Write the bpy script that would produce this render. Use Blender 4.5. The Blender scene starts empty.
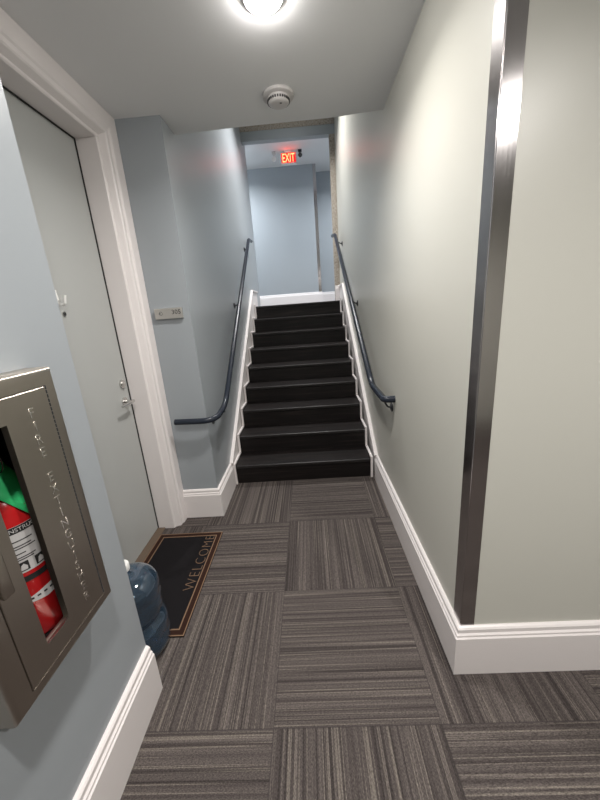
import bpy, bmesh, math, random
from mathutils import Vector, Matrix
C = bpy.context.scene.collection
random.seed(4)
PI = math.pi

# ------------------------------------------------------------------ materials
def mat(name, col, rough=.5, metal=0., spec=.5, **k):
    m = bpy.data.materials.new(name); m.use_nodes = True
    b = m.node_tree.nodes['Principled BSDF']
    b.inputs['Base Color'].default_value = (*col, 1)
    b.inputs['Roughness'].default_value = rough
    b.inputs['Metallic'].default_value = metal
    b.inputs['Specular IOR Level'].default_value = spec
    for n, v in k.items():
        b.inputs[n.replace('_', ' ')].default_value = v
    return m
def N(m, t, **k):
    n = m.node_tree.nodes.new(t)
    for a, v in k.items(): setattr(n, a, v)
    return n
def L(m, a, b): m.node_tree.links.new(a, b)
def bsdf(m): return m.node_tree.nodes['Principled BSDF']
def math_n(m, op, a, b=None, c=None):
    n = N(m, 'ShaderNodeMath', operation=op)
    for i, v in enumerate((a, b, c)):
        if v is None: continue
        if isinstance(v, (int, float)): n.inputs[i].default_value = v
        else: L(m, v, n.inputs[i])
    return n.outputs[0]
def ramp(m, fac, stops):
    r = N(m, 'ShaderNodeValToRGB'); e = r.color_ramp.elements
    while len(e) < len(stops): e.new(.5)
    for x, (p, c) in zip(e, stops): x.position = p; x.color = (*c, 1)
    L(m, fac, r.inputs[0]); return r.outputs[0]
def add_noise_bump(m, scale=250, strength=.05, dist=.001, detail=2):
    tc = N(m, 'ShaderNodeTexCoord'); nz = N(m, 'ShaderNodeTexNoise'); bp = N(m, 'ShaderNodeBump')
    nz.inputs['Scale'].default_value = scale; nz.inputs['Detail'].default_value = detail
    bp.inputs['Strength'].default_value = strength; bp.inputs['Distance'].default_value = dist
    L(m, tc.outputs['Object'], nz.inputs['Vector']); L(m, nz.outputs['Fac'], bp.inputs['Height'])
    L(m, bp.outputs['Normal'], bsdf(m).inputs['Normal'])
def paint(name, col, rough, spec=.5):
    m = mat(name, col, rough, 0, spec); add_noise_bump(m, 180, .06, .0006); return m

M_blue = paint('blue_grey_wall_paint', (.316, .343, .366), .34)
M_sage = paint('sage_cream_wall_paint', (.528, .524, .474), .34)
M_ceil = paint('ceiling_paint', (.76, .765, .77), .8, .2)
M_white = mat('white_trim_paint', (.74, .70, .69), .35)
M_doorp = mat('grey_door_paint', (.42, .43, .42), .42)
M_black = mat('black_gasket', (.012, .012, .012), .6)
M_rail = mat('navy_grey_rail_paint', (.018, .023, .034), .26, 0, .28)
M_raildark = mat('dark_bracket_metal', (.025, .027, .032), .35)
M_chrome = mat('satin_chrome', (.62, .61, .59), .22, 1)
M_hook = mat('white_plastic', (.82, .82, .80), .3)
M_plast = mat('detector_plastic', (.58, .56, .55), .45)
M_dark = mat('dark_vent', (.05, .05, .05), .6)
M_tub = mat('black_cabinet_interior', (.012, .012, .013), .5)
M_red = mat('red_enamel', (.58, .018, .02), .25)
M_label = mat('white_label', (.62, .61, .60), .4)
M_ink = mat('black_ink', (.02, .02, .02), .5)
M_green = mat('green_tag', (.05, .72, .24), .5)
M_tan = mat('tan_border', (.20, .125, .08), .9, 0, .1)
M_brown = mat('dark_brown_border', (.028, .013, .009), .9, 0, .1)
M_pad = mat('black_coir', (.011, .010, .011), .95, 0, .1); add_noise_bump(M_pad, 900, .6, .003)
M_thresh = mat('brown_threshold', (.12, .085, .06), .5)
M_plaque = mat('brushed_plaque', (.62, .60, .57), .32, .9)
M_letter = mat('bright_engraving', (.80, .78, .74), .18, 1)

def brushed(name, col, rough, vertical=True):
    m = mat(name, col, rough, 1)
    tc = N(m, 'ShaderNodeTexCoord'); mp = N(m, 'ShaderNodeMapping'); nz = N(m, 'ShaderNodeTexNoise')
    mp.inputs['Scale'].default_value = (900, 900, 4) if vertical else (900, 4, 900)
    nz.inputs['Scale'].default_value = 1; nz.inputs['Detail'].default_value = 2
    L(m, tc.outputs['Object'], mp.inputs['Vector']); L(m, mp.outputs['Vector'], nz.inputs['Vector'])
    L(m, math_n(m, 'MULTIPLY_ADD', nz.outputs['Fac'], .12, rough - .06), bsdf(m).inputs['Roughness'])
    bsdf(m).inputs['Anisotropic'].default_value = .7
    tg = N(m, 'ShaderNodeTangent', direction_type='RADIAL', axis='Z'); L(m, tg.outputs[0], bsdf(m).inputs['Tangent'])
    return m
M_steel = brushed('brushed_steel_guard', (.50, .48, .48), .19)
M_cab = brushed('brushed_bronze_steel', (.47, .43, .38), .36)

def emis(name, col, s):
    m = mat(name, (.0, .0, .0), .5); b = bsdf(m)
    b.inputs['Emission Color'].default_value = (*col, 1); b.inputs['Emission Strength'].default_value = s
    return m
M_exit = emis('exit_letter_glow', (1, .10, .04), 4.0)
M_exitface = emis('exit_face_glow', (1, .02, .02), .4)
M_lamp = emis('corridor_lamp_diffuser', (1, .96, .92), 85)
M_lamp_far = emis('stair_lamp_diffuser', (.93, .97, 1), 8)
M_emled = mat('clear_lens', (.75, .75, .72), .15)

# carpet tiles: a checker of tiles, stripes turned a quarter from tile to tile
T, XA, Y0 = .6195, -.2225, .8528
def carpet():
    m = mat('striped_carpet_tile', (.1, .1, .1), .95, 0, .15)
    tc = N(m, 'ShaderNodeTexCoord'); sp = N(m, 'ShaderNodeSeparateXYZ'); L(m, tc.outputs['Object'], sp.inputs[0])
    x, y = sp.outputs[0], sp.outputs[1]
    u = math_n(m, 'DIVIDE', math_n(m, 'SUBTRACT', x, XA), T); v = math_n(m, 'DIVIDE', math_n(m, 'SUBTRACT', y, Y0), T)
    iu = math_n(m, 'FLOOR', u); iv = math_n(m, 'FLOOR', v)
    par = math_n(m, 'FLOORED_MODULO', math_n(m, 'ADD', iu, iv), 2.0)
    inv = math_n(m, 'SUBTRACT', 1.0, par)
    across = math_n(m, 'ADD', math_n(m, 'MULTIPLY', x, par), math_n(m, 'MULTIPLY', y, inv))
    along = math_n(m, 'ADD', math_n(m, 'MULTIPLY', y, par), math_n(m, 'MULTIPLY', x, inv))
    tid = math_n(m, 'ADD', math_n(m, 'MULTIPLY', iu, 13.7), math_n(m, 'MULTIPLY', iv, 37.3))
    def nz(fa, fl, det, off):
        cb = N(m, 'ShaderNodeCombineXYZ')
        L(m, math_n(m, 'MULTIPLY', across, fa), cb.inputs[0]); L(m, math_n(m, 'MULTIPLY', along, fl), cb.inputs[1])
        L(m, math_n(m, 'ADD', tid, off), cb.inputs[2])
        n = N(m, 'ShaderNodeTexNoise'); n.inputs['Scale'].default_value = 1; n.inputs['Detail'].default_value = det
        L(m, cb.outputs[0], n.inputs['Vector']); return n.outputs['Fac']
    wide = nz(60, .25, 2, 0); fine = nz(190, .9, 1, 5.3); fib = nz(420, 150, 2, 9.1); thin = nz(110, .4, 0, 3.7)
    base = ramp(m, wide, [(.28, (.049, .0405, .0385)), (.48, (.075, .0635, .0595)), (.68, (.108, .092, .085))])
    light = ramp(m, fine, [(.58, (0, 0, 0)), (.66, (1, 1, 1))])
    darkl = ramp(m, thin, [(.30, (1, 1, 1)), (.37, (0, 0, 0))])
    mx = N(m, 'ShaderNodeMix', data_type='RGBA'); L(m, math_n(m, 'MULTIPLY', light, .5), mx.inputs[0])
    L(m, base, mx.inputs[6]); mx.inputs[7].default_value = (.225, .198, .168, 1)
    mx2 = N(m, 'ShaderNodeMix', data_type='RGBA'); L(m, math_n(m, 'MULTIPLY', darkl, .6), mx2.inputs[0])
    L(m, mx.outputs[2], mx2.inputs[6]); mx2.inputs[7].default_value = (.022, .018, .018, 1)
    fm = N(m, 'ShaderNodeMix', data_type='RGBA', blend_type='MULTIPLY'); fm.inputs[0].default_value = 1
    L(m, mx2.outputs[2], fm.inputs[6]); L(m, ramp(m, fib, [(.25, (.45, .45, .45)), (.75, (1.45, 1.45, 1.45))]), fm.inputs[7])
    fu = math_n(m, 'ABSOLUTE', math_n(m, 'SUBTRACT', math_n(m, 'FRACT', u), .5)); fv = math_n(m, 'ABSOLUTE', math_n(m, 'SUBTRACT', math_n(m, 'FRACT', v), .5))
    seam = math_n(m, 'GREATER_THAN', math_n(m, 'MAXIMUM', fu, fv), .4965)
    mx3 = N(m, 'ShaderNodeMix', data_type='RGBA'); L(m, math_n(m, 'MULTIPLY', seam, .5), mx3.inputs[0])
    L(m, fm.outputs[2], mx3.inputs[6]); mx3.inputs[7].default_value = (.03, .026, .026, 1)
    L(m, mx3.outputs[2], bsdf(m).inputs['Base Color'])
    bp = N(m, 'ShaderNodeBump'); bp.inputs['Strength'].default_value = .5; bp.inputs['Distance'].default_value = .003
    L(m, math_n(m, 'ADD', fine, fib), bp.inputs['Height']); L(m, bp.outputs[0], bsdf(m).inputs['Normal'])
    return m
M_carpet = carpet()
def wood():
    m = mat('black_brown_plank', (.01, .01, .01), .45, 0, .3)
    tc = N(m, 'ShaderNodeTexCoord'); mp = N(m, 'ShaderNodeMapping'); mp.inputs['Scale'].default_value = (2.5, 70, 70)
    nz = N(m, 'ShaderNodeTexNoise'); nz.inputs['Scale'].default_value = 1; nz.inputs['Detail'].default_value = 4
    L(m, tc.outputs['Object'], mp.inputs[0]); L(m, mp.outputs[0], nz.inputs['Vector'])
    L(m, ramp(m, nz.outputs['Fac'], [(.3, (.0045, .0036, .0036)), (.55, (.0095, .0074, .0072)), (.75, (.028, .021, .019))]), bsdf(m).inputs['Base Color'])
    return m
M_wood = wood()
M_nose = mat('dark_grey_nosing', (.016, .014, .014), .4, 0, .35)
def raw_plaster():
    m = mat('raw_drywall_edge', (.4, .36, .31), .9, 0, .1)
    tc = N(m, 'ShaderNodeTexCoord'); nz = N(m, 'ShaderNodeTexNoise'); nz.inputs['Scale'].default_value = 55; nz.inputs['Detail'].default_value = 5
    L(m, tc.outputs['Object'], nz.inputs['Vector'])
    L(m, ramp(m, nz.outputs['Fac'], [(.30, (.10, .08, .065)), (.38, (.30, .26, .22)), (.6, (.42, .38, .33))]), bsdf(m).inputs['Base Color'])
    return m
M_raw = raw_plaster()
def jugmat():
    m = mat('blue_translucent_plastic', (.21, .35, .50), .05, 0, .5)
    b = bsdf(m); b.inputs['Transmission Weight'].default_value = .93; b.inputs['IOR'].default_value = 1.4; b.inputs['Coat Weight'].default_value = 1; b.inputs['Coat Roughness'].default_value = .03
    return m
M_jug = jugmat()

# ------------------------------------------------------------------ mesh helpers
def bx(bm, x0, x1, y0, y1, z0, z1, bev=0, seg=2):
    r = bmesh.ops.create_cube(bm, size=1)['verts']
    for v in r:
        v.co = Vector(((x0 + x1) / 2 + v.co.x * (x1 - x0), (y0 + y1) / 2 + v.co.y * (y1 - y0), (z0 + z1) / 2 + v.co.z * (z1 - z0)))
    if bev:
        es = list({e for v in r for e in v.link_edges})
        bmesh.ops.bevel(bm, geom=es, offset=bev, segments=seg, affect='EDGES', profile=.5)
    return bm
def box(*a, **k): return bx(bmesh.new(), *a, **k)
def obj(name, bm, m, parent=None, smooth=False, kind=None, loc=None):
    me = bpy.data.meshes.new(name)
    bmesh.ops.recalc_face_normals(bm, faces=bm.faces[:]); bm.to_mesh(me); bm.free()
    for mm in (m if isinstance(m, (list, tuple)) else [m]): me.materials.append(mm)
    o = bpy.data.objects.new(name, me); C.objects.link(o)
    if parent:
        o.parent = parent; o.matrix_parent_inverse = parent_inv(parent)
    if smooth:
        for p in me.polygons: p.use_smooth = True
        md = o.modifiers.new('split', 'EDGE_SPLIT'); md.split_angle = math.radians(38)
    if kind: o['kind'] = kind
    return o
def world_loc(p):
    return Vector((0, 0, 0)) if p.parent else Vector(p.location)   # parts already sit at the room's origin
def parent_inv(p): return Matrix.Translation(-world_loc(p))      # meshes are written in room coordinates
def thing(name, label, cat, loc, group=None):
    o = bpy.data.objects.new(name, None); C.objects.link(o); o.location = loc; o.empty_display_size = .05
    o['label'] = label; o['category'] = cat
    if group: o['group'] = group
    return o
def struct(name, bm, m, parent=None): return obj(name, bm, m, parent, kind=None if parent else 'structure')
def dup(root, delta, label=None, group=None):
    r = root.copy(); C.objects.link(r); r.location = Vector(root.location) + Vector(delta)
    if label: r['label'] = label
    if group: r['group'] = group
    for ch in list(root.children):
        c = ch.copy(); C.objects.link(c); c.parent = r; c.matrix_parent_inverse = ch.matrix_parent_inverse.copy()
        for g in list(ch.children):
            d = g.copy(); C.objects.link(d); d.parent = c
    return r
def frame_of(d):
    d = d.normalized(); a = Vector((0, 0, 1)) if abs(d.z) < .9 else Vector((1, 0, 0))
    u = d.cross(a).normalized(); return u, u.cross(d).normalized()
def tube(bm, pts, r, n=20, cap=True):
    pts = [Vector(p) for p in pts]; rings = []; u = None
    for i, p in enumerate(pts):
        d = (pts[min(i + 1, len(pts) - 1)] - pts[max(i - 1, 0)]).normalized()
        if u is None: u, w = frame_of(d)
        else:
            u = (u - d * u.dot(d)).normalized()
        w = d.cross(u); rr = r[i] if isinstance(r, (list, tuple)) else r
        rings.append([bm.verts.new(p + (u * math.cos(2 * PI * k / n) + w * math.sin(2 * PI * k / n)) * rr) for k in range(n)])
    for a, b in zip(rings, rings[1:]):
        for k in range(n): bm.faces.new((a[k], a[(k + 1) % n], b[(k + 1) % n], b[k]))
    if cap: bm.faces.new(rings[0][::-1]); bm.faces.new(rings[-1])
    return bm
def fillet(pts, rad, n=8):
    pts = [Vector(p) for p in pts]; out = [pts[0]]
    for i in range(1, len(pts) - 1):
        a, b, c = pts[i - 1], pts[i], pts[i + 1]; r = rad[i - 1] if isinstance(rad, (list, tuple)) else rad
        t = min(r, (a - b).length * .49, (c - b).length * .49)
        p0 = b + (a - b).normalized() * t; p1 = b + (c - b).normalized() * t
        for k in range(n + 1):
            s = k / n; out.append(p0 * (1 - s) ** 2 + b * 2 * s * (1 - s) + p1 * s * s)
    out.append(pts[-1]); return out
def lathe(bm, prof, cx, cy, n=48, a0=0., a1=2 * PI):
    full = abs(a1 - a0 - 2 * PI) < 1e-6; rings = []
    for (r, z) in prof:
        if r < 1e-6: rings.append([bm.verts.new((cx, cy, z))]); continue
        rings.append([bm.verts.new((cx + r * math.cos(a0 + (a1 - a0) * k / n), cy + r * math.sin(a0 + (a1 - a0) * k / n), z)) for k in range(n if full else n + 1)])
    for a, b in zip(rings, rings[1:]):
        m = n
        for k in range(m):
            k2 = (k + 1) % n if full else k + 1
            if len(a) == 1 and len(b) == 1: continue
            if len(a) == 1: bm.faces.new((a[0], b[k], b[k2]))
            elif len(b) == 1: bm.faces.new((a[k], a[k2], b[0]))
            else: bm.faces.new((a[k], a[k2], b[k2], b[k]))
    return bm
def disc(bm, c, axis, r, h, n=32):
    """a solid round plate starting at c and h thick along axis"""
    c = Vector(c); axis = Vector(axis).normalized()
    return tube(bm, [c, c + axis * h], r, n)
def prism(bm, poly, fn):
    """poly 2D outline, fn(a, b, t) -> 3D for t = 0 / 1"""
    A = [bm.verts.new(fn(a, b, 0)) for a, b in poly]; B = [bm.verts.new(fn(a, b, 1)) for a, b in poly]
    n = len(poly); bm.faces.new(A[::-1]); bm.faces.new(B)
    for k in range(n): bm.faces.new((A[k], A[(k + 1) % n], B[(k + 1) % n], B[k]))
    return bm
def text_bm(s, size, depth, fn, spacing=1., bold=0.):
    """letters as mesh; fn maps (x, y, z) of flat centred text into the room"""
    cu = bpy.data.curves.new('lettering', 'FONT'); cu.body = s; cu.size = size; cu.extrude = depth / 2
    cu.align_x = 'CENTER'; cu.align_y = 'CENTER'; cu.resolution_u = 4; cu.space_character = spacing; cu.offset = bold
    o = bpy.data.objects.new('lettering', cu); C.objects.link(o)
    bpy.context.view_layer.update(); dg = bpy.context.evaluated_depsgraph_get()
    me = bpy.data.meshes.new_from_object(o.evaluated_get(dg)); bm = bmesh.new(); bm.from_mesh(me)
    bpy.data.objects.remove(o); bpy.data.meshes.remove(me); bpy.data.curves.remove(cu)
    xs = [v.co.x for v in bm.verts]; ys = [v.co.y for v in bm.verts]
    mx, my = (min(xs) + max(xs)) / 2, (min(ys) + max(ys)) / 2
    for v in bm.verts: v.co = Vector(fn(v.co.x - mx, v.co.y - my, v.co.z))
    return bm

# ------------------------------------------------------------------ the setting
H = 2.621
XR, YF = .537, 1.046                 # sage wall beside the stairs, sage wall facing us
XL, YN = -.765, 2.229                # blue wall beside the stairs, face of the nib
XW, YE = -.735, 1.005                # near blue wall and where it ends
XD = -1.045                          # plane of the door wall
ZL = 1.575                           # upper landing
HS, HU = 4.22, 4.05                  # ceilings of stair shaft and upper hall

bm = bmesh.new(); bx(bm, -1.32, 3.6, -1.8, 2.76, -.1, 0)
struct('floor', bm, M_carpet)
bm = bmesh.new()                     # lower ceiling; its front end is the drop at the stair shaft
prism(bm, [(-1.32, -1.8), (3.6, -1.8), (3.6, 1.2), (.64, 1.2), (.64, 2.385), (.537, 2.395), (.219, 2.428), (-.343, 2.434), (-.775, 2.455), (-1.32, 2.47)],
      lambda a, b, t: (a, b, H + t * (HS - H)))
struct('ceiling', bm, M_ceil)
struct('wall_right', box(XR, XR + .1, YF, 5.46, 0, HS), M_sage)
struct('wall_front_right', box(XR + .1, 3.6, YF, YF + .1, 0, H), M_sage)
struct('wall_back', box(-1.32, 3.6, -1.9, -1.8, 0, H), M_sage)
struct('wall_end', box(3.6, 3.7, -1.9, YF + .1, 0, H), M_sage)
struct('wall_stair_left', box(-1.32, XL, YN, 5.72, 0, HS), M_blue)
# near left wall with the cabinet's recess left open
CY0, CY1, CZ0, CZ1 = .492, .796, .70, 1.385
bm = bmesh.new()
bx(bm, -1.32, XW, -1.8, CY0, 0, H); bx(bm, -1.32, XW, CY1, YE, 0, H)
bx(bm, -1.32, XW, CY0, CY1, 0, CZ0); bx(bm, -1.32, XW, CY0, CY1, CZ1, H); bx(bm, -1.32, -.90, CY0, CY1, CZ0, CZ1)
struct('wall_left', bm, M_blue)
# door wall
DY0, DY1, DZ = 1.135, 2.087, 2.482
bm = bmesh.new()
bx(bm, -1.32, XD, YE, DY0 - .03, 0, H); bx(bm, -1.32, XD, DY1 + .03, YN, 0, H); bx(bm, -1.32, XD, DY0 - .03, DY1 + .03, DZ + .03, H)
struct('wall_door', bm, M_blue)
# shaft and upper hall
struct('ceiling_shaft', box(-1.32, XR + .1, 2.36, 5.46, HS, HS + .1), M_ceil)
bm = bmesh.new(); bx(bm, XL, XR, 5.36, 5.46, 3.79, 3.905)
struct('wall_header', bm, M_blue)
bm = bmesh.new(); bx(bm, XL, XR, 5.345, 5.46, 3.905, HS)
struct('trim_1', bm, M_raw)
bm = bmesh.new(); bx(bm, .462, XR, 5.36, 5.46, ZL, 3.79)
struct('trim_2', bm, M_raw)
struct('floor_upper', box(-2.4, 1.9, 5.06, 7.6, ZL - .1, ZL), M_carpet)
struct('ceiling_upper', box(-2.4, 1.9, 5.46, 7.6, HU, HU + .1), M_ceil)
FX = .327
bm = bmesh.new(); bx(bm, -2.4, FX, 7.0, 7.6, ZL, HU); struct('wall_upper_far', bm, M_blue)
struct('wall_upper_recess', box(FX, 1.9, 7.4, 7.6, ZL, HU), M_blue)
struct('wall_upper_left', box(-2.5, -2.4, 5.6, 7.6, ZL, HU), M_blue)
struct('wall_upper_right', box(1.9, 2.0, 5.46, 7.6, ZL, HU), M_blue)
bm = bmesh.new(); bx(bm, XR + .1, 1.9, 5.36, 5.46, ZL, HU); struct('wall_upper_near_right', bm, M_blue)
bm = bmesh.new(); bx(bm, -2.4, -1.32, 5.62, 5.72, ZL, HU); struct('wall_upper_near_left', bm, M_blue)

# baseboards: one moulded section run along each wall
PROF = [(0, 0), (.026, 0), (.026, .186), (.021, .191), (.021, .199), (.015, .205), (.015, .221), (.010, .227), (.004, .231), (0, .231)]
def baseboard(name, a, b, nrm, z=0, ma=0, mb=0, k=1.):
    """a, b ends on the wall plane, nrm points into the room; ma / mb stretch each end outwards to mitre"""
    a, b, nrm = Vector((*a, 0)), Vector((*b, 0)), Vector((*nrm, 0)); d = (b - a).normalized()
    bm = bmesh.new()
    prism(bm, PROF, lambda p, q, t: (a - d * ma * p if t == 0 else b + d * mb * p) + nrm * p + Vector((0, 0, z + q * k)))
    return struct(name, bm, M_white)
baseboard('baseboard_left', (XW, -1.8), (XW, YE), (1, 0), 0, 0, 0, 1.02)
baseboard('baseboard_nib', (XD, YN), (XL, YN), (0, -1), 0, 0, 1)
bm = bmesh.new()
baseboard('baseboard_stair_left', (XL, YN), (XL, 2.66), (1, 0), 0, 1, 0)
baseboard('baseboard_right', (XR, YF), (XR, 2.66), (-1, 0), 0, 1, 0)
baseboard('baseboard_front_right', (XR, YF), (3.6, YF), (0, -1), 0, 1, 0)
baseboard('baseboard_upper_far', (-2.4, 7.0), (FX, 7.0), (0, -1), ZL, 0, 1)
baseboard('baseboard_upper_side', (FX, 7.0), (FX, 7.4), (1, 0), ZL, 1, 0)
baseboard('baseboard_upper_recess', (FX, 7.4), (1.9, 7.4), (0, -1), ZL, 0, 0)
baseboard('baseboard_jamb', (.462, 5.36), (XR, 5.36), (0, -1), ZL, 0, 0)

# ------------------------------------------------------------------ stairs
YS, TR, RI, OV = 2.700, .2790, .1752, .014
SX0, SX1 = -.733, .487
st = thing('staircase', 'black-brown plank staircase rising between two walls to an upper landing', 'stairs', (-.12, YS, 0))
for k in range(9):
    y = YS + k * TR; z = RI * (k + 1)
    obj('riser', box(SX0, SX1, y, y + .012, z - RI if k == 0 else z - RI - .0, z - .028), M_wood, st)
    y2 = y + TR + .012 if k < 8 else y + .15
    tr = obj('tread', box(SX0, SX1, y + .012, y2, z - .028, z), M_wood, st)
    b = bmesh.new(); bx(b, SX0, SX1, y - OV, y + .0125, z - .028, z + .0008, bev=.006)
    obj('nosing', b, M_nose, tr)
# skirt boards with cap along each wall, and the saw-tooth trim that follows the steps
def skirt(name, xw, xi, side):
    """xw wall face, xi edge of the steps"""
    s = RI / TR; off = .262                      # cap height above the line of nosings
    zl = lambda y: RI + (y - (YS - OV)) * s + off
    ytop = YS + 8 * TR + .20; zt = ZL + .231
    yk = (zt - off - RI) / s + YS - OV           # where the cap meets the landing's base height
    yb = (.231 - off - RI) / s + YS - OV         # where it meets the floor's baseboard
    yb = max(yb, 2.60)
    w = 0.013 * side
    poly = [(yb, 0), (yb, .231), (yk, zt), (5.30, zt), (5.30, ZL - .1), (YS + 8 * TR + .1, ZL - .3), (YS + .2, 0)]
    poly = [(2.66, 0), (2.66, .231), (2.66 + .02, zl(2.68) if zl(2.68) < .26 else .262), (yk, zt), (5.33, zt), (5.33, ZL - .1), (5.0, ZL - .3), (YS + .25, 0)]
    bm = bmesh.new(); prism(bm, poly, lambda a, b, t: (xw + w * t, a, b))
    t_ = struct(name, bm, M_white)
    # moulded cap
    bm = bmesh.new(); cw = .029 * side; th = .021
    path = [(2.64, .231), (2.672, .254), (yk, zt), (5.33, zt)]
    top = path; bot = [(a + .012, b - th) for a, b in path]
    prism(bm, top + bot[::-1], lambda a, b, t: (xw + cw * t, a, b))
    struct('cap_moulding', bm, M_white, t_)
    # saw-tooth edge
    bm = bmesh.new(); x0, x1 = xi - .0 * side, xi - .006 * side
    pts = [(YS - .001, 0.0)]
    for k in range(9):
        y = YS + k * TR; z = RI * (k + 1)
        pts += [(y - OV - .004, z - .002), (y - OV - .004, z + .012), ]
        pts += [(y + TR - .02, z + .010)] if k < 8 else [(y + .16, z + .01)]
    lo = pts; wd = .015
    hi = [(a - .010, b + wd) if i else (a - .022, b) for i, (a, b) in enumerate(lo)]
    prism_pts = lo + hi[::-1]
    A = [bm.verts.new((xi - .014 * side, a, b)) for a, b in lo]; B = [bm.verts.new((xi - .014 * side, a, b)) for a, b in hi]
    A2 = [bm.verts.new((xi + .006 * side, a, b)) for a, b in lo]; B2 = [bm.verts.new((xi + .006 * side, a, b)) for a, b in hi]
    for i in range(len(lo) - 1):
        for q in ((A, B), (B, B2), (B2, A2), (A2, A)):
            bm.faces.new((q[0][i], q[0][i + 1], q[1][i + 1], q[1][i]))
    bm.faces.new((A[0], B[0], B2[0], A2[0])); bm.faces.new((A[-1], B[-1], B2[-1], A2[-1]))
    struct('step_edge_trim', bm, M_white, t_)
skirt('trim_3', XL, SX0, 1)
skirt('trim_4', XR, SX1, -1)

# ------------------------------------------------------------------ handrails
def bracket(root, base, nrm, rail_pt, drop=.055):
    """round plate on the wall, arm out and up to the rail; base on the wall"""
    base, nrm, rp = Vector(base), Vector(nrm), Vector(rail_pt)
    b = bmesh.new(); disc(b, base, nrm, .030, .007, 24); disc(b, base + nrm * .007, nrm, .017, .006, 20)
    br = obj('bracket', b, M_raildark, root, True)
    b = bmesh.new(); tube(b, fillet([base + nrm * .006, base + nrm * .030 + Vector((0, 0, .004)), rp - Vector((0, 0, .016))], .02), .0065, 12)
    obj('arm', b, M_raildark, br, True)
    b = bmesh.new(); disc(b, rp - Vector((0, 0, .024)), (0, 0, 1), .015, .006, 16)
    obj('saddle', b, M_raildark, br, True)
def rail_at(a, b, y):
    t = (y - a[1]) / (b[1] - a[1]); return Vector(a) + (Vector(b) - Vector(a)) * t
hl = thing('handrail', 'navy painted tube handrail on the blue wall, lower end turning left across the nib', 'handrail', (XL, 2.4, .8))
a, e = (-.676, 2.655, .978), (-.706, 4.74, 2.43)
s0 = rail_at(a, e, 2.39); s0.z = .800; s0.x = -.676
pts = [(-.962, 2.150, .803), (-.680, 2.150, .797), (-.676, 2.44, .828), e, (-.712, 5.0, 2.455)]
b = bmesh.new(); tube(b, fillet(pts, [.11, .10, .05], 10), .0205, 24); obj('rail', b, M_rail, hl, True)
b = bmesh.new(); disc(b, (-.964, 2.150, .803), (1, 0, 0), .0208, .004, 24); obj('end_cap', b, M_raildark, hl, True)
b = bmesh.new(); disc(b, (-.712, 4.998, 2.455), (0, 1, 0), .021, .005, 24); obj('end_cap', b, M_raildark, hl, True)
bracket(hl, (XL, 2.36, .735), (1, 0, 0), (-.676, 2.36, .816))
p = rail_at(a, e, 3.63); bracket(hl, (XL, p.y, p.z - .075), (1, 0, 0), p)
p = rail_at(a, e, 4.66); bracket(hl, (XL, p.y, p.z - .075), (1, 0, 0), p)
hr = thing('handrail', 'navy painted tube handrail on the sage wall, lower end returning into the wall', 'handrail', (XR, 2.3, .9))
a, e = (.470, 2.62, .962), (.453, 4.95, 2.44)
pts = [(XR, 2.085, .890), (.470, 2.085, .890), (.470, 2.505, .890), e, (.437, 5.2, 2.475)]
b = bmesh.new(); tube(b, fillet(pts, [.06, .09, .05], 10), .0225, 24); obj('rail', b, M_rail, hr, True)
b = bmesh.new(); disc(b, (.437, 5.199, 2.475), (0, 1, 0), .022, .005, 24); obj('end_cap', b, M_raildark, hr, True)
bracket(hr, (XR, 2.150, .815), (-1, 0, 0), (.474, 2.150, .890))
p = rail_at(a, e, 3.60); bracket(hr, (XR, p.y, p.z - .07), (-1, 0, 0), p)
p = rail_at(a, e, 4.85); bracket(hr, (XR, p.y, p.z - .07), (-1, 0, 0), p)

# ------------------------------------------------------------------ steel corner guards
b = bmesh.new()
prism(b, [(XR - .003, YF + .058), (XR - .003, YF - .003), (XR + .052, YF - .003), (XR + .052, YF), (XR, YF), (XR, YF + .058)],
      lambda p, q, t: (p, q, .2315 + t * (H - .2325)))
bmesh.ops.bevel(b, geom=[e_ for e_ in b.edges if abs(e_.verts[0].co.x - XR + .003) < 1e-4 and abs(e_.verts[1].co.x - XR + .003) < 1e-4 and abs(e_.verts[0].co.y - YF + .003) < 1e-4 and abs(e_.verts[1].co.y - YF + .003) < 1e-4], offset=.003, segments=3, affect='EDGES')
o = obj('corner_guard', b, M_steel); o['label'] = 'tall brushed steel guard on the near corner of the sage wall'; o['category'] = 'corner guard'
b = bmesh.new()
prism(b, [(FX - .055, 6.997), (FX + .003, 6.997), (FX + .003, 7.06), (FX, 7.06), (FX, 7.0), (FX - .055, 7.0)], lambda p, q, t: (p, q, ZL + .2315 + t * (HU - ZL - .2325)))
o = obj('corner_guard', b, M_steel); o['label'] = 'steel guard on the far wall corner at the top of the stairs'; o['category'] = 'corner guard'

# ------------------------------------------------------------------ door, frame
XF = -1.205
dr = struct('door_1', box(XF - .045, XF, DY0 + .004, DY1 - .004, .012, DZ - .004), M_doorp)
b = bmesh.new(); disc(b, (XF, 2.022, 1.122), (1, 0, 0), .027, .012, 28); lock = obj('deadbolt', b, M_chrome, dr, True)
b = bmesh.new(); disc(b, (XF + .012, 2.022, 1.122), (1, 0, 0), .017, .006, 24); obj('lock_cylinder', b, M_chrome, lock, True)
b = bmesh.new(); disc(b, (XF, 2.010, 1.008), (1, 0, 0), .028, .009, 28); lv = obj('door_handle', b, M_chrome, dr, True)
b = bmesh.new(); tube(b, [(XF + .008, 2.010, 1.008), (XF + .062, 2.010, 1.008)], .010, 16)
tube(b, fillet([(XF + .055, 2.020, 1.008), (XF + .062, 1.985, 1.008), (XF + .058, 1.885, 1.006)], .02), [.0105] * 1 + [.0105] * 9 + [.008], 14)
obj('lever', b, M_chrome, lv, True)
b = bmesh.new(); disc(b, (XF, 1.667, 1.559), (1, 0, 0), .012, .006, 24); ph = obj('peephole', b, M_chrome, dr, True)
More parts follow.
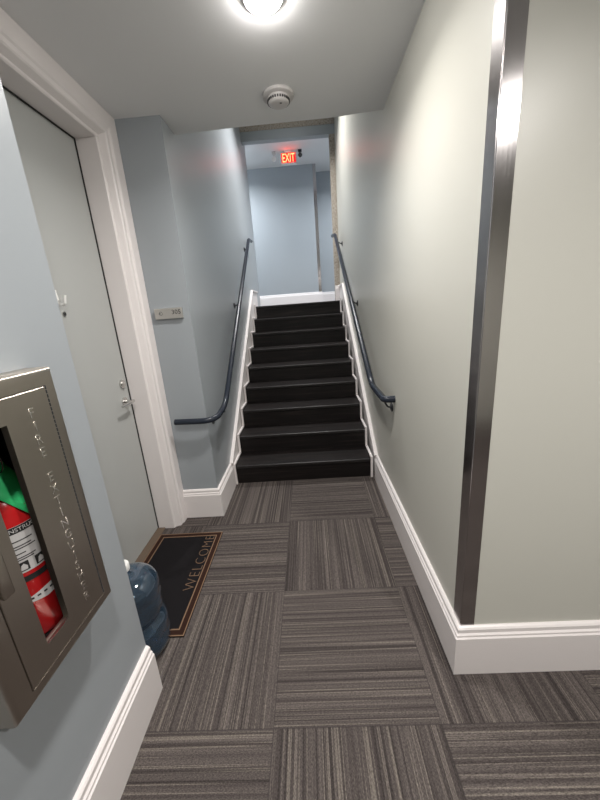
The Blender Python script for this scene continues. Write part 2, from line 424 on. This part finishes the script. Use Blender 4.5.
b = bmesh.new(); disc(b, (XF + .0045, 1.667, 1.559), (1, 0, 0), .0085, .003, 20); obj('lens', b, M_ink, ph, True)
# frame: flat jamb, stepped casing
fr = bmesh.new()
sec = [(-.003, -1.30), (.0, -1.30), (.0, -1.108), (.0, -1.085), (.005, -1.079), (.014, -1.077), (.027, -1.046), (.033, -1.0405), (.052, -1.0395), (.060, -1.033), (.068, -1.030), (.1385, -1.029), (.1415, -1.033), (.1415, -1.0445), (.030, -1.0445), (.030, -1.30)]
sec = sec[1:]
W_ = bm_rings = []
fr = bmesh.new()
def ring(fn): return [fr.verts.new(fn(a_, x_)) for a_, x_ in sec]
zc = H - DZ - .0005
def zz(a_): return DZ + min(a_, zc)
def yl(a_): return DY0 - min(a_, DY0 - YE - .001)
rings = [ring(lambda a_, x_: (x_, yl(a_), 0)), ring(lambda a_, x_: (x_, yl(a_), zz(a_))), ring(lambda a_, x_: (x_, DY1 + min(a_, .1415), zz(a_))), ring(lambda a_, x_: (x_, DY1 + min(a_, .1415), 0))]
for r0, r1 in zip(rings, rings[1:]):
    for i in range(len(sec)):
        j = (i + 1) % len(sec); fr.faces.new((r0[i], r0[j], r1[j], r1[i]))
fr.faces.new(rings[0]); fr.faces.new(rings[-1])
struct('trim_5', fr, M_white)
b = bmesh.new()                                          # dark seal between door and frame
bx(b, XF + .0005, XF + .006, DY1 - .006, DY1 - .0004, .012, DZ - .001); bx(b, XF + .0005, XF + .006, DY0 + .001, DY1 - .006, DZ - .007, DZ - .0005)
obj('seal', b, M_black, dr)
struct('trim_6', box(-1.25, -1.152, DY0, DY1, 0, .010, bev=.003), M_thresh)
b = bmesh.new()                                          # hook over the peephole
bx(b, XF, XF + .004, 1.628, 1.652, 1.60, 1.672, bev=.0015)
wh = thing('wall_hook', 'white plastic hook stuck on the grey door above the peephole', 'hook', (XF, 1.64, 1.60))
obj('back_plate', b, M_hook, wh)
b = bmesh.new(); tube(b, fillet([(XF + .004, 1.640, 1.648), (XF + .010, 1.640, 1.604), (XF + .038, 1.640, 1.600), (XF + .046, 1.640, 1.645)], .018), [.007] * 10 + [.0065] * 9 + [.008], 12)
obj('prong', b, M_hook, wh, True)

# ------------------------------------------------------------------ room sign on the nib
ps = thing('room_sign', 'small brushed metal plaque reading 305 on the blue nib wall beside the door', 'sign', (-.905, YN, 1.53))
px0, px1, pz0, pz1 = -.994, -.812, 1.499, 1.566
obj('plate', box(px0, px1, YN - .022, YN, pz0, pz1, bev=.0025), M_plaque, ps)
obj('room_number', text_bm('305', .040, .002, lambda x, y, z: (-.850 + x, YN - .0225 + z, 1.540 + y), 1.05), M_ink, ps)
b = bmesh.new(); tube(b, [(-.953 + .011 * math.cos(t * PI / 12), YN - .0228, 1.534 + .011 * math.sin(t * PI / 12)) for t in range(25)], .0011, 8, False)
bt = obj('bell_button', b, M_dark, ps, True)
b = bmesh.new(); disc(b, (-.958, YN - .022, 1.534), (0, -1, 0), .004, .0015, 14); obj('dot', b, M_ink, bt, True)

# ------------------------------------------------------------------ fire extinguisher cabinet
fx = -.664
fc = thing('extinguisher_cabinet', 'brushed bronze steel fire extinguisher cabinet set in the near left wall', 'cabinet', (XW, .64, .70))
F0, F1, G0, G1 = .474, .826, .688, 1.404
D0, D1, E0, E1 = .524, .787, .722, 1.360
V0, V1, U0, U1 = .585, .658, .779, 1.303
b = bmesh.new()                                          # trim frame with rolled edges
def rect_ring(bm, loops, mat_i=0):
    R = [[bm.verts.new((x, y, z)) for y, z in ((y0, z0), (y1, z0), (y1, z1), (y0, z1))] for x, y0, y1, z0, z1 in loops]
    for p_, q_ in zip(R, R[1:]):
        for k in range(4): bm.faces.new((p_[k], p_[(k + 1) % 4], q_[(k + 1) % 4], q_[k]))
g = .0022
loops = [(XW + .0005, F0, F1, G0, G1), (fx - .012, F0, F1, G0, G1)]
for k in range(1, 5):
    t = k / 4 * PI / 2; d_ = .012 * (1 - math.cos(t)); loops.append((fx - .012 + .012 * math.sin(t), F0 + d_, F1 - d_, G0 + d_, G1 - d_))
loops += [(fx, D0 - g, D1 + g, E0 - g, E1 + g), (fx - .02, D0 - g, D1 + g, E0 - g, E1 + g), (XW + .0005, D0 - g, D1 + g, E0 - g, E1 + g), (XW + .0005, F0, F1, G0, G1)]
rect_ring(b, loops); bmesh.ops.remove_doubles(b, verts=b.verts[:], dist=1e-5)
obj('frame', b, M_cab, fc, True)
b = bmesh.new()
loops = [(fx - .014, D0, D1, E0, E1), (fx + .0005, D0, D1, E0, E1), (fx + .002, D0 + .0015, D1 - .0015, E0 + .0015, E1 - .0015), (fx + .002, V0, V1, U0, U1), (fx - .014, V0 - .0008, V1 + .0008, U0 - .0008, U1 + .0008), (fx - .014, D0, D1, E0, E1)]
rect_ring(b, loops); bmesh.ops.remove_doubles(b, verts=b.verts[:], dist=1e-5)
cd = obj('door', b, M_cab, fc)
pitch = (1.326 - .760) / 17
word = 'FIRE EXTINGUISHER'
for i0, i1 in ((0, 4), (5, 17)):
    bmT = bmesh.new()
    for i in range(i0, i1):
        zc_ = 1.326 - pitch * (i + .5)
        t_ = text_bm(word[i], .034, .0012, lambda x, y, z: (fx + .0022 + z, .727 + x * .95, zc_ + y * 1.05), 1, -.0002)
        me = bpy.data.meshes.new('glyph'); t_.to_mesh(me); t_.free(); bmT.from_mesh(me); bpy.data.meshes.remove(me)
    obj('lettering', bmT, M_letter, cd)
b = bmesh.new()                                          # knuckled hinge down the far edge
z = E0 + .004; k = 0
while z < E1 - .006:
    tube(b, [(fx + .0008, D1 - .0006, z), (fx + .0008, D1 - .0006, z + .0088)], .0026, 8); z += .0112
obj('hinge', b, M_raildark, cd)
b = bmesh.new(); bx(b, fx + .001, fx + .012, .5275, .553, .966, 1.072, bev=.004, seg=3)
hd_ = obj('handle', b, M_cab, cd, True)
b = bmesh.new()                                          # bright lip under the door and window
bx(b, fx + .0005, fx + .0032, V0 + .001, V1 - .001, U0 - .0004, U0 + .0006)
obj('window_lip', b, M_letter, cd)
b = bmesh.new()
bx(b, fx - .001, fx + .0022, D0, D1, E0 - .0021, E0 - .0004)
obj('door_lip', b, M_letter, cd)
b = bmesh.new()                                          # black lined box, open to the front
loops = [(XW - .002, CY0 + .001, CY1 - .001, CZ0 + .001, CZ1 - .001), (-.896, CY0 + .001, CY1 - .001, CZ0 + .001, CZ1 - .001), (-.896, .62, .64, 1.0, 1.02)]
rect_ring(b, loops); bx(b, -.897, -.8955, .61, .65, .99, 1.03)
obj('interior_box', b, M_tub, fc)

# ------------------------------------------------------------------ fire extinguisher inside it
AX, AY, ER = -.806, .7215, .067; zb_ = CZ0 + .002
ex = thing('fire_extinguisher', 'red fire extinguisher with green tag behind the cabinet window', 'fire extinguisher', (AX, AY, zb_))
prof = [(0, zb_ + .008), (ER - .010, zb_ + .004), (ER - .006, zb_), (ER, zb_ + .008), (ER, 1.070)]
for k in range(1, 10):
    t = k / 10 * PI / 2; prof.append((.020 + (ER - .020) * math.cos(t), 1.070 + .055 * math.sin(t)))
prof += [(.020, 1.126), (.018, 1.150), (0, 1.150)]
obj('cylinder', lathe(bmesh.new(), prof, AX, AY, 56), M_red, ex, True)
AC = math.atan2(-.65, .75)                               # side of the cylinder that faces the window
AC = math.atan2(-AY, -AX) + 0.0
def patch(z0, z1, a0, a1, r): return lathe(bmesh.new(), [(r, z0), (r, z1)], AX, AY, 24, a0, a1)
lb = obj('instruction_label', patch(.905, 1.035, AC - 1.2, AC + 1.25, ER + .0008), M_label, ex)
obj('header_band', patch(1.0165, 1.0345, AC - 1.2, AC + 1.25, ER + .0014), M_ink, lb)
def wrap(s, size, z, a_c, r=ER + .0020, sp=1.):
    return text_bm(s, size, .0004, lambda x, y, zz_: (AX + (r + zz_) * math.cos(a_c + x / r), AY + (r + zz_) * math.sin(a_c + x / r), z + y), sp)
obj('heading', wrap('INSTRUCTIONS', .0150, 1.0255, AC + .62), M_label, lb)
for k, (wd, z) in enumerate([(.9, .995), (.8, .981), (.95, .974), (.5, .960), (.85, .949), (.75, .943)]):
    obj('text_line', patch(z - .0014, z + .0014, AC - .2, AC - .2 + wd * .8, ER + .0013), M_ink, lb)
for a_ in (.0, .55):
    sq = obj('pictogram', patch(.910, .936, AC + a_ - .17, AC + a_ + .17, ER + .0014), M_ink, lb)
    bq = bmesh.new(); r_ = ER + .0018
    vs = [bq.verts.new((AX + r_ * math.cos(AC + a_ + u_), AY + r_ * math.sin(AC + a_ + u_), z_)) for u_, z_ in ((-.11, .913), (.10, .913), (.12, .922), (.02, .931), (-.06, .927))]
    bq.faces.new(vs); obj('figure', bq, M_label, sq)
obj('strap', patch(.878, .894, AC - 1.5, AC + 1.5, ER + .0016), M_ink, ex)
bq = bmesh.new(); r_ = ER + .0012; n_ = 24; lo_, hi_ = [], []
for k in range(n_ + 1):
    t = -1 + 2 * k / n_; w_ = .003 + .015 * max(0, min(1, (t + .80) / 1.2))
    aa = AC + .1 + t * .75
    lo_.append(bq.verts.new((AX + r_ * math.cos(aa), AY + r_ * math.sin(aa), .826 - w_ + .004 * t))); hi_.append(bq.verts.new((AX + r_ * math.cos(aa), AY + r_ * math.sin(aa), .826 + w_ * .7 + .004 * t)))
for k in range(n_): bq.faces.new((lo_[k], lo_[k + 1], hi_[k + 1], hi_[k]))
bl = obj('badge', bq, M_label, ex)
for k in range(5): obj('dash', patch(.822 + .001 * k, .827 + .001 * k, AC - .35 + k * .22, AC - .23 + k * .22, ER + .002), M_ink, bl)
# green tag draped over the shoulder
bq = bmesh.new(); R_ = []
for (r, z, dz) in [(.020, 1.190, 0), (.040, 1.170, .020), (.058, 1.146, .070), (.068, 1.128, .115)]:
    R_.append([])
    for t in range(-9, 10):
        an = AC + t * .19; f = max(0, math.sin(an - AC + .25)) ** 1.5
        zz2 = z - dz * f; rr = max(r + .004 * f, .005 + (ER if zz2 < 1.07 else .020 + (ER - .020) * math.sqrt(max(0, 1 - ((zz2 - 1.07) / .055) ** 2)))); R_[-1].append(bq.verts.new((AX + rr * math.cos(an), AY + rr * math.sin(an), z - dz * f)))
for p_, q_ in zip(R_, R_[1:]):
    for k in range(18): bq.faces.new((p_[k], p_[k + 1], q_[k + 1], q_[k]))
tg = obj('green_tag', bq, M_green, ex, True); tg.modifiers.clear(); md = tg.modifiers.new('thick', 'SOLIDIFY'); md.thickness = .0012
for (a_, r, z, s_) in [(.05, .040, 1.1655, .010), (-.15, .050, 1.1515, .008)]:
    b = bmesh.new(); disc(b, (AX + r * math.cos(AC + .2 + a_), AY + r * math.sin(AC + .2 + a_), z), (math.cos(AC) * .5, math.sin(AC) * .5, .85), s_ * .5, .003, 12); obj('print_mark', b, M_ink, tg)
b = bmesh.new(); tube(b, [(AX, AY, 1.148), (AX, AY, 1.205)], .019, 20); bx(b, AX - .016, AX + .022, AY - .05, AY + .02, 1.185, 1.215, bev=.005)
vh = obj('valve_head', b, M_dark, ex, True)
b = bmesh.new(); tube(b, fillet([(AX, AY + .01, 1.215), (AX + .01, AY - .03, 1.245), (AX + .02, AY - .12, 1.235)], .02), .008, 10); obj('carrying_handle', b, M_dark, vh, True)
b = bmesh.new(); tube(b, [(AX + .055 + .020 * math.cos(t * PI / 10), AY - .035, 1.205 + .028 * math.sin(t * PI / 10)) for t in range(-6, 10)], .0016, 8); obj('pull_pin_ring', b, M_chrome, vh, True)

# ------------------------------------------------------------------ door mat
mt = thing('door_mat', 'black coir doormat with tan border reading WELCOME before the grey door', 'mat', (-.925, 1.61, 0))
mx0, mx1, my0, my1 = -1.150, -.698, 1.225, 2.005; mz = .008
obj('pad', box(mx0, mx1, my0, my1, 0, mz, bev=.002), M_pad, mt)
def border(i0, i1, z0):
    b = bmesh.new()
    bx(b, mx0 + i0, mx1 - i0, my0 + i0, my0 + i1, mz, mz + z0); bx(b, mx0 + i0, mx1 - i0, my1 - i1, my1 - i0, mz, mz + z0)
    bx(b, mx0 + i0, mx0 + i1, my0 + i1, my1 - i1, mz, mz + z0); bx(b, mx1 - i1, mx1 - i0, my0 + i1, my1 - i1, mz, mz + z0); return b
obj('outer_piping', border(.001, .0065, .0012), M_tan, mt)
obj('border_band', border(.0065, .033, .0008), M_brown, mt)
obj('inner_piping', border(.033, .0395, .0012), M_tan, mt)
def wfn(x, y, z): return (-.775 - y, 1.730 + x, mz + .0006 + z)
bw = text_bm('WELCOME', .092, .0012, lambda x, y, z: (x, y, z), 1.16, -.0026)
xs = [v.co.x for v in bw.verts]; sc = .462 / (max(xs) - min(xs))
for v in bw.verts: v.co = Vector(wfn(v.co.x * sc, v.co.y * 1.0, v.co.z))
obj('lettering', bw, M_tan, mt)

# ------------------------------------------------------------------ water jug
JX, JY, JZ = -.890, 1.190, .0093
jg = thing('water_jug', 'empty blue translucent five gallon water jug with white cap beside the doormat', 'water jug', (JX, JY, JZ))
prof = [(0, .018), (.085, .018), (.100, .004), (.112, 0), (.124, .006), (.136, .022), (.140, .045), (.140, .072), (.136, .079), (.136, .087), (.140, .094), (.140, .128),
        (.138, .142), (.128, .156), (.115, .168), (.109, .179), (.115, .190), (.127, .204), (.134, .220), (.135, .240), (.135, .272), (.131, .279), (.131, .287), (.135, .294), (.135, .325)]
for k in range(1, 9):
    t = k / 8 * PI / 2; prof.append((.036 + .099 * math.cos(t), .325 + .078 * math.sin(t)))
prof += [(.030, .408), (.0265, .412), (.0265, .424), (.0285, .428), (.0285, .434), (.0265, .438), (.0265, .447)]
fine = []
for (r0, z0), (r1, z1) in zip(prof, prof[1:]):
    n_ = max(1, int((z1 - z0) / .008)); fine += [(r0 + (r1 - r0) * i / n_, z0 + (z1 - z0) * i / n_) for i in range(n_)]
fine.append(prof[-1])
bj = lathe(bmesh.new(), [(r, z + JZ) for r, z in fine], JX, JY, 96)
for v in bj.verts:                                       # twisted finger panels round both halves
    z = v.co.z - JZ; d = Vector((v.co.x - JX, v.co.y - JY, 0)); t_ = math.atan2(d.y, d.x)
    env = max(0, 1 - abs(z - .100) / .06) + max(0, 1 - abs(z - .265) / .06)
    if d.length > .1: v.co -= d.normalized() * .0045 * min(1, env * 2.2) * max(0, math.cos(7 * t_ + 14 * z))
o = obj('body', bj, M_jug, jg, True)
o.modifiers.clear(); md = o.modifiers.new('wall', 'SOLIDIFY'); md.thickness = .0018; md.offset = -1
prof = [(.0275, .432), (.0305, .430), (.0315, .434), (.0315, .458), (.029, .463), (0, .464)]
obj('cap', lathe(bmesh.new(), [(r, z + JZ) for r, z in prof], JX, JY, 40), M_hook, jg, True)

# ------------------------------------------------------------------ ceiling fittings
def ceiling_light(x, y, z, label, m, r=.068, group=None, power=6.5, col=(1, .96, .92), spread=150):
    t = thing('ceiling_light', label, 'ceiling light', (x, y, z), group)
    obj('trim_ring', lathe(bmesh.new(), [(r, z - .010), (r + .003, z - .0115), (r + .007, z - .009), (r + .010, z - .003), (r + .010, z), (r, z)], x, y, 48), M_white, t, True)
    obj('diffuser', lathe(bmesh.new(), [(0, z - .030), (r * .4, z - .029), (r * .75, z - .024), (r * .93, z - .017), (r, z - .010)], x, y, 40), m, t, True)
    ld = bpy.data.lights.new('beam', 'AREA'); ld.shape = 'DISK'; ld.size = r * 1.9; ld.energy = power; ld.color = col; ld.spread = math.radians(spread)
    lo = bpy.data.objects.new('beam', ld); C.objects.link(lo); lo.parent = t; lo.location = (0, 0, -.0315)
    return t
c1 = ceiling_light(-.088, 1.565, H, 'round glowing ceiling light nearest the top edge of the photo, before the smoke detector', M_lamp)
dup(c1, (-.03, -1.42, 0), 'round glowing ceiling light over the spot in front of the extinguisher cabinet')
ceiling_light(1.36, -.42, H, 'round glowing ceiling light in the side corridor to the right', M_lamp, power=14)
c2 = ceiling_light(-.10, 4.42, HS, 'round glowing ceiling light high in the stair shaft', M_lamp_far, .075, power=17, col=(1, .985, .965), spread=120)
c3 = ceiling_light(-1.45, 6.1, HU, 'round glowing ceiling light in the upper hall left of the exit sign', M_lamp_far, .075, power=26, col=(.92, .96, 1), spread=158)
dup(c3, (2.75, 0, 0), 'round glowing ceiling light in the upper hall right of the exit sign')
sx, sy = -.080, 2.150
sd = thing('smoke_detector', 'white round smoke detector on the ceiling before the stairs', 'smoke detector', (sx, sy, H))
obj('base', lathe(bmesh.new(), [(0, H), (.082, H), (.084, H - .004), (.084, H - .014), (.078, H - .018), (0, H - .018)], sx, sy, 48), M_plast, sd, True)
obj('dome', lathe(bmesh.new(), [(.060, H - .018), (.060, H - .026), (.056, H - .040), (.047, H - .047), (.030, H - .050), (0, H - .050)], sx, sy, 48), M_plast, sd, True)
b = bmesh.new()
for k in range(28):
    t = 2 * PI * k / 28; c_, s_ = math.cos(t), math.sin(t)
    q = bmesh.ops.create_cube(b, size=1)['verts']
    for v in q:
        v.co = Matrix.Rotation(t, 3, 'Z') @ Vector((.0575 + v.co.x * .008, v.co.y * .0085, 0)) + Vector((sx, sy, H - .033 + v.co.z * .010))
obj('vent_slots', b, M_dark, sd)
b = bmesh.new(); disc(b, (sx + .012, sy - .022, H - .049), (0, 0, -1), .006, .003, 16); obj('test_button', b, M_chrome, sd, True)
obj('rating_mark', text_bm('PULL', .011, .0008, lambda x, y, z: (sx + .0 + x, sy + .070 - y, H - .0186 + z), 1.1), M_dark, sd)

# ------------------------------------------------------------------ exit sign
EX, EY, EZ = -.140, 6.40, HU
es = thing('exit_sign', 'red lit EXIT sign hanging from the upper ceiling above the stairs', 'exit sign', (EX, EY, EZ))
w2, ez0, ez1 = .132, 3.868, 4.022
obj('canopy', box(EX - .06, EX + .06, EY - .03, EY + .03, EZ - .028, EZ, bev=.004), M_hook, es)
obj('housing', box(EX - w2, EX + w2, EY - .018, EY + .024, ez0 - .018, ez1, bev=.004), M_hook, es)
obj('face', box(EX - w2 + .010, EX + w2 - .010, EY - .020, EY - .017, ez0 + .002, ez1 - .006), M_exitface, es)
be = text_bm('EXIT', .16, .003, lambda x, y, z: (x, y, z), 1.0, .0015)
xs = [v.co.x for v in be.verts]; ys = [v.co.y for v in be.verts]; sx_ = .206 / (max(xs) - min(xs)); sy_ = .125 / (max(ys) - min(ys))
for v in be.verts: v.co = Vector((EX + v.co.x * sx_, EY - .0215 + v.co.z, (ez0 + ez1) / 2 - .002 + v.co.y * sy_))
obj('lettering', be, M_exit, es)
eh = thing('emergency_light', 'small white emergency lamp head left of the exit sign', 'emergency light', (EX - .235, EY, EZ))
b = bmesh.new(); bx(b, EX - .275, EX - .215, EY - .03, EY + .03, HU - .030, HU, bev=.004); tube(b, [(EX - .245, EY, HU - .03), (EX - .245, EY, HU - .07)], .010, 12); obj('mount', b, M_plast, eh, True)
b = bmesh.new(); tube(b, [(EX - .245, EY + .03, HU - .105), (EX - .245, EY - .02, HU - .112), (EX - .245, EY - .035, HU - .114)], [.022, .038, .040], 24); hd = obj('lamp_head', b, M_hook, eh, True)
b = bmesh.new(); disc(b, (EX - .245, EY - .035, HU - .114), (0, -1, -.1), .033, .003, 24); obj('lens', b, M_emled, hd, True)
e2 = thing('emergency_light', 'small dark emergency lamp head right of the exit sign', 'emergency light', (EX + .2, EY, EZ))
b = bmesh.new(); bx(b, EX + .165, EX + .225, EY - .025, EY + .025, HU - .030, HU, bev=.004); tube(b, [(EX + .195, EY, HU - .03), (EX + .195, EY, HU - .06)], .009, 12); obj('mount', b, M_raildark, e2, True)
b = bmesh.new(); tube(b, [(EX + .195, EY + .03, HU - .075), (EX + .195, EY - .02, HU - .085), (EX + .195, EY - .035, HU - .087)], [.018, .032, .034], 24); obj('lamp_head', b, M_dark, e2, True)

# ------------------------------------------------------------------ world, camera
w = bpy.data.worlds.new('dim'); bpy.context.scene.world = w; w.use_nodes = True
w.node_tree.nodes['Background'].inputs[0].default_value = (.02, .02, .022, 1)
w.node_tree.nodes['Background'].inputs[1].default_value = 0.0
cam = bpy.data.cameras.new('camera'); co = bpy.data.objects.new('camera', cam); C.objects.link(co)
Rr = Vector((.99727321, .01914892, -.07127031)); Ur = Vector((.06355432, .2680171, .9613156)); Fw = Vector((-.03750981, .96322383, -.26606928))
m = Matrix((( Rr.x, Ur.x, -Fw.x, 0), (Rr.y, Ur.y, -Fw.y, 0), (Rr.z, Ur.z, -Fw.z, 1.5), (0, 0, 0, 1)))
co.matrix_world = m
cam.sensor_fit = 'HORIZONTAL'; cam.sensor_width = 36; cam.lens = 36 * 329.123 / 600; cam.clip_start = .02
sc_ = bpy.context.scene; sc_.camera = co
vs_ = sc_.view_settings; vs_.view_transform = 'Standard'; vs_.look = 'None'; vs_.gamma = 1; vs_.use_curve_mapping = False
vs_.exposure = 1.26
